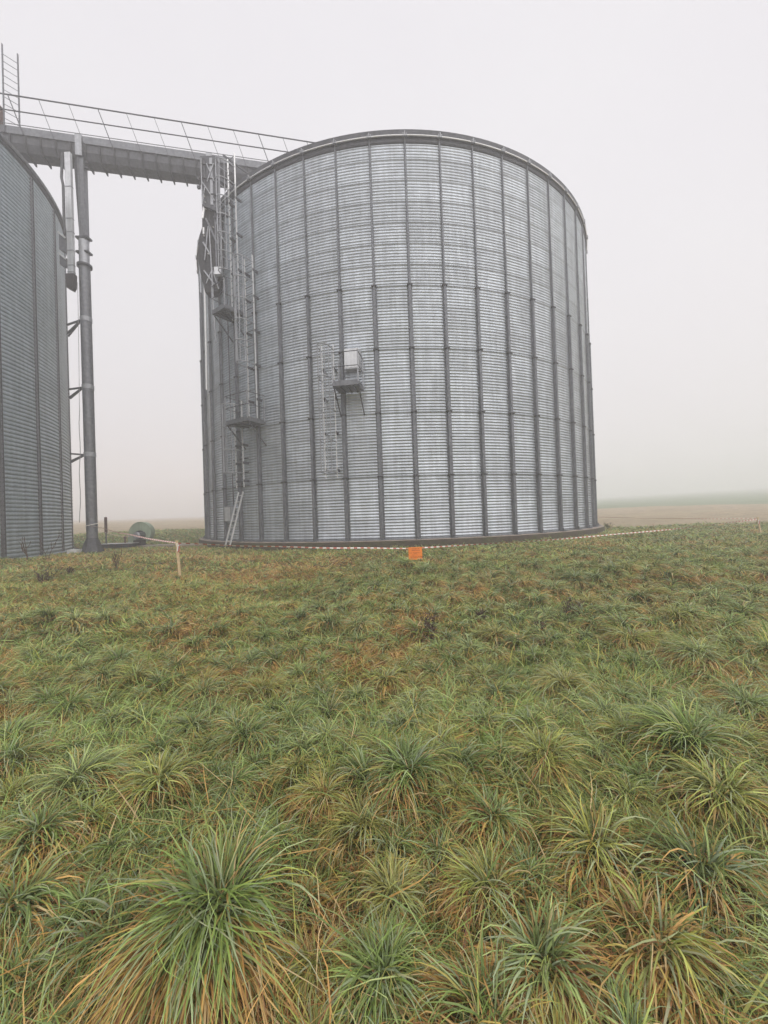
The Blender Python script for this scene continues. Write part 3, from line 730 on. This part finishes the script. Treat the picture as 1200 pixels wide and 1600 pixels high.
for i, (px, py, h, n, sp, th, lf_, lab) in enumerate([
    (669, 1012, .42, 7, .10, .005, 36, 'dark seedy weed standing alone in the middle of the meadow'),
    (893, 974, .40, 9, .16, .005, 36, 'dark bushy dead weed right of the middle of the meadow'),
    (752, 975, .22, 6, .10, .008, 36, 'low dark dead weed between the two taller dark weeds'),
    (843, 995, .20, 5, .12, .007, 26, 'small broken brown weed in front of the bushy dark weed'),
    (183, 893, .62, 7, .16, .008, 3, 'bare upright brown stalks in front of the flat metal duct'),
    (33, 872, .80, 4, .34, .013, 0, 'bare forked dark twigs against the foot of the left silo'),
    (48, 868, .95, 2, .75, .010, 0, 'long bare leaning twig against the left silo near its seam'),
    (72, 914, .36, 12, .26, .009, 14, 'tangled black dead stalks low in the brown grass at the left'),
    (107, 900, .26, 9, .20, .009, 24, 'low dark tuft of dead stalks right of the tangled black ones'),
    (960, 826, .45, 16, .40, .007, 12, 'brown dead weed clump on the ground at the right end of the silo foundation')]):
    x_, y_ = gxy(px, py)
    if i == 9: x_, y_ = 11.6, 20.6
    if i == 5: x_, y_ = -11.15, 12.4
    if i == 6: x_, y_ = -10.75, 12.6
    weed('dead_weed', x_, y_, h, n, sp, lab, th, lf_, seed=i+20)

# ------------------------------------------------------------------ grass
G = np.random.RandomState(11)
def blades(root, az, length, w, th0, th1, nseg, cbase, ctip, twist, zfloor=None):
    """n blades bending from the vertical: angle th0 at the root to th1 at the tip"""
    n = len(root); P = np.zeros((n, nseg+1, 3)); P[:, 0] = root
    dirh = np.stack([np.sin(az), np.cos(az)], 1); drift = G.randn(n)*.75; az0 = az
    for k in range(nseg):
        t = (k+.5)/nseg; th = th0+(th1-th0)*t**1.1
        st = (length/nseg)[:, None]; azk = az0+drift*t*t; dirh = np.stack([np.sin(azk), np.cos(azk)], 1)
        P[:, k+1, :2] = P[:, k, :2]+dirh*(np.sin(th)[:, None])*st
        P[:, k+1, 2] = P[:, k, 2]+np.cos(th)*st[:, 0]
    gzv = terrain(P[:, :, 0], P[:, :, 1])+.006
    low = P[:, :, 2] < gzv
    P[:, :, 2] = np.where(low, gzv+.004*G.rand(n, nseg+1), P[:, :, 2])
    side = np.stack([dirh[:, 1], -dirh[:, 0], np.zeros(n)], 1)
    side = side*np.cos(twist)[:, None]+np.stack([dirh[:, 0]*0, dirh[:, 0]*0, np.ones(n)], 1)*np.sin(twist)[:, None]
    tt = np.linspace(0, 1, nseg+1); prof = np.where(tt < .25, .75+tt, 1-((tt-.25)/.75)**1.8); prof[-1] = .06
    off = side[:, None, :]*(w[:, None]*prof[None, :])[..., None]*.5
    V = np.stack([P-off, P+off], 2)                   # n, nseg+1, 2, 3
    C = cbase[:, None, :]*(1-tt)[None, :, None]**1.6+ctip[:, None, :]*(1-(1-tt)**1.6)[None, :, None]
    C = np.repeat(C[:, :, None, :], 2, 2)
    base = (np.arange(n)*(nseg+1)*2)[:, None]; k = np.arange(nseg)[None, :]*2
    Fc = np.stack([base+k, base+k+1, base+k+3, base+k+2], -1).reshape(-1, 4)
    return V.reshape(-1, 3), Fc, C.reshape(-1, 3)
GREEN = np.array([[.070, .125, .038], [.085, .150, .055], [.105, .165, .080], [.060, .110, .040], [.135, .170, .050], [.125, .185, .095], [.048, .085, .030]])
GREEN = GREEN*np.array([3.75, 3.0, 2.15]); 
STRAW = np.array([[.66, .44, .16], [.55, .30, .09], [.74, .56, .28], [.36, .17, .06], [.64, .48, .12], [.70, .42, .13]])
def pick(tab, n):
    c = tab[G.randint(0, len(tab), n)]; return c*(.7+.6*G.rand(n, 1))
def make_grass(name, clumps, fill, label, nseg_c, nseg_f):
    Vs, Fs, Cs = [], [], []; nv = 0
    def push(r):
        nonlocal nv
        Vs.append(r[0]); Fs.append(r[1]+nv); Cs.append(r[2]); nv += len(r[0])
    # tussocks: (x, y, size, count, dryness, width)
    if len(clumps):
        cl = np.array(clumps); cnt = cl[:, 3].astype(int); idx = np.repeat(np.arange(len(cl)), cnt); n = len(idx)
        cx, cy, sz, dry, wd_ = cl[idx, 0], cl[idx, 1], cl[idx, 2], cl[idx, 4], cl[idx, 5]
        hue = G.randint(0, len(GREEN), len(cl))[idx]; wind = (G.rand(len(cl))*6.283)[idx]; bias = (G.rand(len(cl))*.35)[idx]
        az = G.rand(n)*2*np.pi
        K = 7                                         # each tussock is a handful of small tufts, each leaning its own way
        sub = G.randint(0, K, n); so_r = G.rand(len(cl), K)**.7*.40; so_a = G.rand(len(cl), K)*6.283
        sx = cx+sz*so_r[idx, sub]*np.sin(so_a[idx, sub]); sy = cy+sz*so_r[idx, sub]*np.cos(so_a[idx, sub])
        rr = sz*.17*np.sqrt(G.rand(n)); a2 = G.rand(n)*6.283
        x = sx+rr*np.sin(a2); y = sy+rr*np.cos(a2)
        dx, dy = x-cx, y-cy; q = np.clip(np.hypot(dx, dy)/(sz*.48), 0, 1)
        lean_a = (so_a+G.randn(len(cl), K)*.9)[idx, sub]
        m_ = G.rand(n)
        az = np.where(m_ < .40, lean_a+G.randn(n)*.5, np.where(m_ < .80, np.arctan2(dx, dy)+G.randn(n)*.5, az))
        z = terrain(x, y)+sz*.36*(1-q*q)
        az = az+bias*np.sin(wind-az)*2
        L = sz*(.42+.46*G.rand(n)**1.4)*(1.0+.3*q)
        th0 = .08+.90*q*G.rand(n)+.30*G.rand(n)
        th1 = np.minimum(1.3+1.5*q+1.2*G.rand(n), 2.95)
        isdry = G.rand(n) < (.07+.40*dry+.72*(q > .42)*(.42+dry))
        th1 = np.where(isdry, np.minimum(th1+.5+.5*G.rand(n), 3.0), th1)
        L = np.where(isdry, L*.9, L)
        yel = (G.rand(len(cl)) < .10)[idx]
        gtip = .55*GREEN[hue]*(.8+.4*G.rand(n, 1))+.45*pick(GREEN, n); gtip *= (.55+.95*G.rand(n, 1)**1.4)
        dtip = pick(STRAW, n)
        gtip = np.where(yel[:, None], .45*gtip+.55*np.array([.50, .44, .10]), gtip)
        tipdry = (G.rand(n) < .12)[:, None]
        ct = np.where(isdry[:, None], dtip, gtip); cb = np.where(isdry[:, None], dtip*.6, gtip*.36+.005)  # roots coloured darker, painting in the shade between blades
        ct = np.where(tipdry & ~isdry[:, None], .5*gtip+.5*dtip, ct)
        dew = (G.rand(n) < .22)[:, None] & ~isdry[:, None]
        ct = np.where(dew, .45*ct+.55*np.array([.52, .60, .44]), ct)
        w = wd_*(.6+.7*G.rand(n))*np.where(isdry, .85, 1.0)
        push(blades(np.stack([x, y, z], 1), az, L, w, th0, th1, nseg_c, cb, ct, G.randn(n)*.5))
    # filler between: (x, y, length, dryness, width)
    if fill is not None:
        x, y, L, dry, w = fill; n = len(x)
        z = terrain(x, y)-.005; az = G.rand(n)*6.283; comb = vnoise(x, y, 1.1)*12
        az = np.where(G.rand(n) < .55, comb+G.randn(n)*.5, az)
        lay = G.rand(n)
        th0 = .2+.9*lay; th1 = .9+1.0*lay+.4*G.rand(n)
        isdry = G.rand(n) < dry
        th0 = np.where(isdry, th0+.45, th0)
        g = pick(GREEN, n)*(.8+.5*vnoise(x+9, y, .9))[:, None]; d_ = pick(STRAW, n)
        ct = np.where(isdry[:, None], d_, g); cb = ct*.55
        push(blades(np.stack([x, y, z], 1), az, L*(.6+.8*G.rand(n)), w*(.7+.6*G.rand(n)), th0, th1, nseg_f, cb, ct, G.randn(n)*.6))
    V = np.concatenate(Vs); Fc = np.concatenate(Fs); C = np.concatenate(Cs)
    o = mesh_np(name, V, Fc, M['blade'], True, C); tag(o, label, 'grass', kind='stuff')
    return o
def dryness(x, y):
    """where the meadow is bleached: a band left of the middle, patches elsewhere"""
    left = sstep(.5, -3.0, x)*sstep(4.6, 6.2, y)
    n_ = vnoise(x, y, 1.3)*.6+vnoise(x+30, y+5, .45)*.4
    far = sstep(9, 14, y)*.25
    calm = 1-.75*(1-sstep(-.7, -.1, x))*(1-sstep(1.7, 2.2, y))
    return np.clip(.10+.30*left+far*.4+2.0*calm*np.clip(n_-.50, 0, 1), 0, .9)
def inside(x, y):
    a_ = np.hypot(x-S1.c[0], y-S1.c[1]) < S1.R+.42
    b_ = np.hypot(x-S2.c[0], y-S2.c[1]) < S2.R+.22
    s_ = (np.abs(x+9.9) < 3.0) & (np.abs(y-18.8+.11*(x+9.9)) < .6)
    return a_ | b_ | s_
def scatter(y0_, y1_, dens, margin=1.08, pad=.5):
    """random points in the wedge the camera sees (and a bit to each side)"""
    A = (y1_-y0_)*2*(1.0*margin*y1_+pad); n = int(A*dens)
    x = (G.rand(n)*2-1)*(margin*y1_+pad); y = y0_+(y1_-y0_)*G.rand(n)
    k = (np.abs(x) < margin*y+pad) & ~inside(x, y)
    return x[k], y[k]
# tussocks placed where the photo shows the big ones: (px, py of the crown's centre, size in m, dryness)
BIG = [(352, 1480, .50, .45), (640, 1232, .40, .35), (612, 1420, .26, .1), (505, 1262, .28, .75), (120, 1245, .40, .2), (250, 1240, .34, .3), (60, 1330, .34, .45),
       (455, 1140, .34, .15), (690, 1180, .30, .5), (880, 1085, .40, .1), (1080, 1190, .46, .05), (945, 1130, .34, .1), (830, 1150, .30, .4), (1165, 1120, .40, .1),
       (770, 1300, .30, .55), (930, 1350, .36, .4), (1100, 1390, .38, .3), (760, 1420, .30, .7), (600, 1560, .30, .1), (180, 1500, .34, .2), (850, 1540, .34, .5), (1020, 1500, .36, .4),
       (415, 1005, .32, .1), (525, 935, .34, .2), (215, 1050, .30, .6), (985, 1010, .42, .25), (1090, 1040, .44, .3), (770, 1030, .34, .35), (660, 950, .36, .4), (900, 915, .50, .1), (1130, 1270, .40, .2), (30, 1440, .34, .4), (300, 1150, .32, .2), (560, 1010, .30, .6), (680, 1060, .30, .2), (110, 1120, .36, .2), (20, 1170, .36, .1), (560, 1100, .30, .2)]
cl_near, taken = [], []
for px, py, s, dr in BIG:
    s *= .80 if s < .41 else (.86 if s < .42 or py < 1400 else 1)
    x_, y_ = gxy(px, py); x_, y_ = gxy(px, py+.20*s*F_PX/y_); taken.append((x_, y_, s))
    big = s > .40 or (y_ < 2.6 and s > .26)
    cl_near.append((x_, y_, s, min(2000, (1700 if big else 2100)*(s/.4)**1.5/(1+max(0, y_-1.6)*.16)), dr, (.0056 if big else .0040)+.0007*y_))
def darts(y0_, y1_, n, smin, smax, gap, big=()):
    out = []; x, y = scatter(y0_, y1_, n); pts = [(a_, b_, c_) for a_, b_, c_ in big]
    grid = {}
    cell = .5
    for p in pts: grid.setdefault((int(p[0]//cell), int(p[1]//cell)), []).append(p)
    for xx, yy in zip(x, y):
        s = smin+(smax-smin)*G.rand()**1.5
        left = float(sstep(.5, -2.5, xx)*sstep(4.8, 6.4, yy)); s *= 1-.45*left
        gx_, gy_ = int(xx//cell), int(yy//cell); ok = True
        for i in (-1, 0, 1):
            for j in (-1, 0, 1):
                for p in grid.get((gx_+i, gy_+j), ()):
                    if (p[0]-xx)**2+(p[1]-yy)**2 < (gap*(p[2]+s)*.5)**2: ok = False; break
                if not ok: break
            if not ok: break
        if ok: grid.setdefault((gx_, gy_), []).append((xx, yy, s)); out.append((xx, yy, s))
    return out
for x_, y_, s in darts(.75, 4.2, 70, .15, .32, .70, taken):
    cl_near.append((x_, y_, s, 1000*(s/.3)**1.3/(1+max(0, y_-1.4)*.3), float(dryness(x_, y_)), .0036+.0007*y_))
x, y = scatter(.7, 4.2, 7600)
lng = G.rand(len(x)) < .05            # long blades lying across the others
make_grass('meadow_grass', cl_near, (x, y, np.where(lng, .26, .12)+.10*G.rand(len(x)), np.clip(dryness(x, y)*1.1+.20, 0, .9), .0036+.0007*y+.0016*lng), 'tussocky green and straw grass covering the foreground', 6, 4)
cl_mid = []
for x_, y_, s in darts(4.2, 9.5, 36, .15, .40, .70, taken):
    cl_mid.append((x_, y_, s, 270*(s/.3)**1.4/(1+(y_-4.2)*.16), float(dryness(x_, y_)), 0.0050+.0009*y_))
x, y = scatter(4.2, 9.5, 2600)
make_grass('meadow_grass', cl_mid, (x, y, .11+.08*G.rand(len(x)), np.clip(dryness(x, y)+.12, 0, .9), .005+.0008*y), 'shorter patchy grass of the middle distance before the silos', 4, 3)
cl_far = []
for x_, y_, s in darts(9.5, 20, 14, .16, .36, .85):
    if math.hypot(x_-S1.c[0], y_-S1.c[1]) < S1.R+1.1: s *= .6
    cl_far.append((x_, y_, s*.9, 42*(s/.3)**1.3, float(dryness(x_, y_))*.8, .013+.0007*y_))
x, y = scatter(9.5, 20, 420)
make_grass('meadow_grass', cl_far, (x, y, .11+.09*G.rand(len(x)), np.clip(dryness(x, y)+.05, 0, .9), .012+.0008*y), 'low grass around the feet of the silos and the stakes', 3, 3)
x, y = scatter(20, 41, 110, 1.05, 1)
k = np.hypot(x, y) < B1(np.arctan2(x, y))+(G.rand(len(x))-.5)*2
x, y = x[k], y[k]
make_grass('meadow_grass', [], (x, y, .14+.12*G.rand(len(x)), 0*x+.35, .035+.0008*y), 'pale hazy grass strip behind the silos', 3, 2)
# dry stems and moss along the foot of the foundation
x = []; y = []
n = 6500; a_ = G.rand(n)*math.pi*1.2-math.pi*1.1; r = S1.R+.45+.16*G.rand(n)
x = S1.c[0]+r*np.cos(a_); y = S1.c[1]+r*np.sin(a_); k = vnoise(x, y, .5) > .42; x, y = x[k], y[k]
make_grass('edge_grass', [], (x, y, .06+.15*G.rand(len(x))**2, 0*x+.7, .010+0*x), 'tufts of dry grass growing against the concrete ring of the ribbed silo', 3, 3)

# ------------------------------------------------------------------ haze
mt = bpy.data.materials.new('fog'); mt.use_nodes = True; nt = mt.node_tree; nt.nodes.clear()
out = nt.nodes.new('ShaderNodeOutputMaterial'); pv = nt.nodes.new('ShaderNodeVolumePrincipled')
pv.inputs['Color'].default_value = (.996, .986, .998, 1); pv.inputs['Density'].default_value = .0096; pv.inputs['Anisotropy'].default_value = 0.0
nt.links.new(pv.outputs[0], out.inputs['Volume'])
mb = MB(); mb.box((0, 0, 11.2), (1100, 1100, 30.4)); hz = mb.build('haze', mt); tag(hz, kind='stuff')
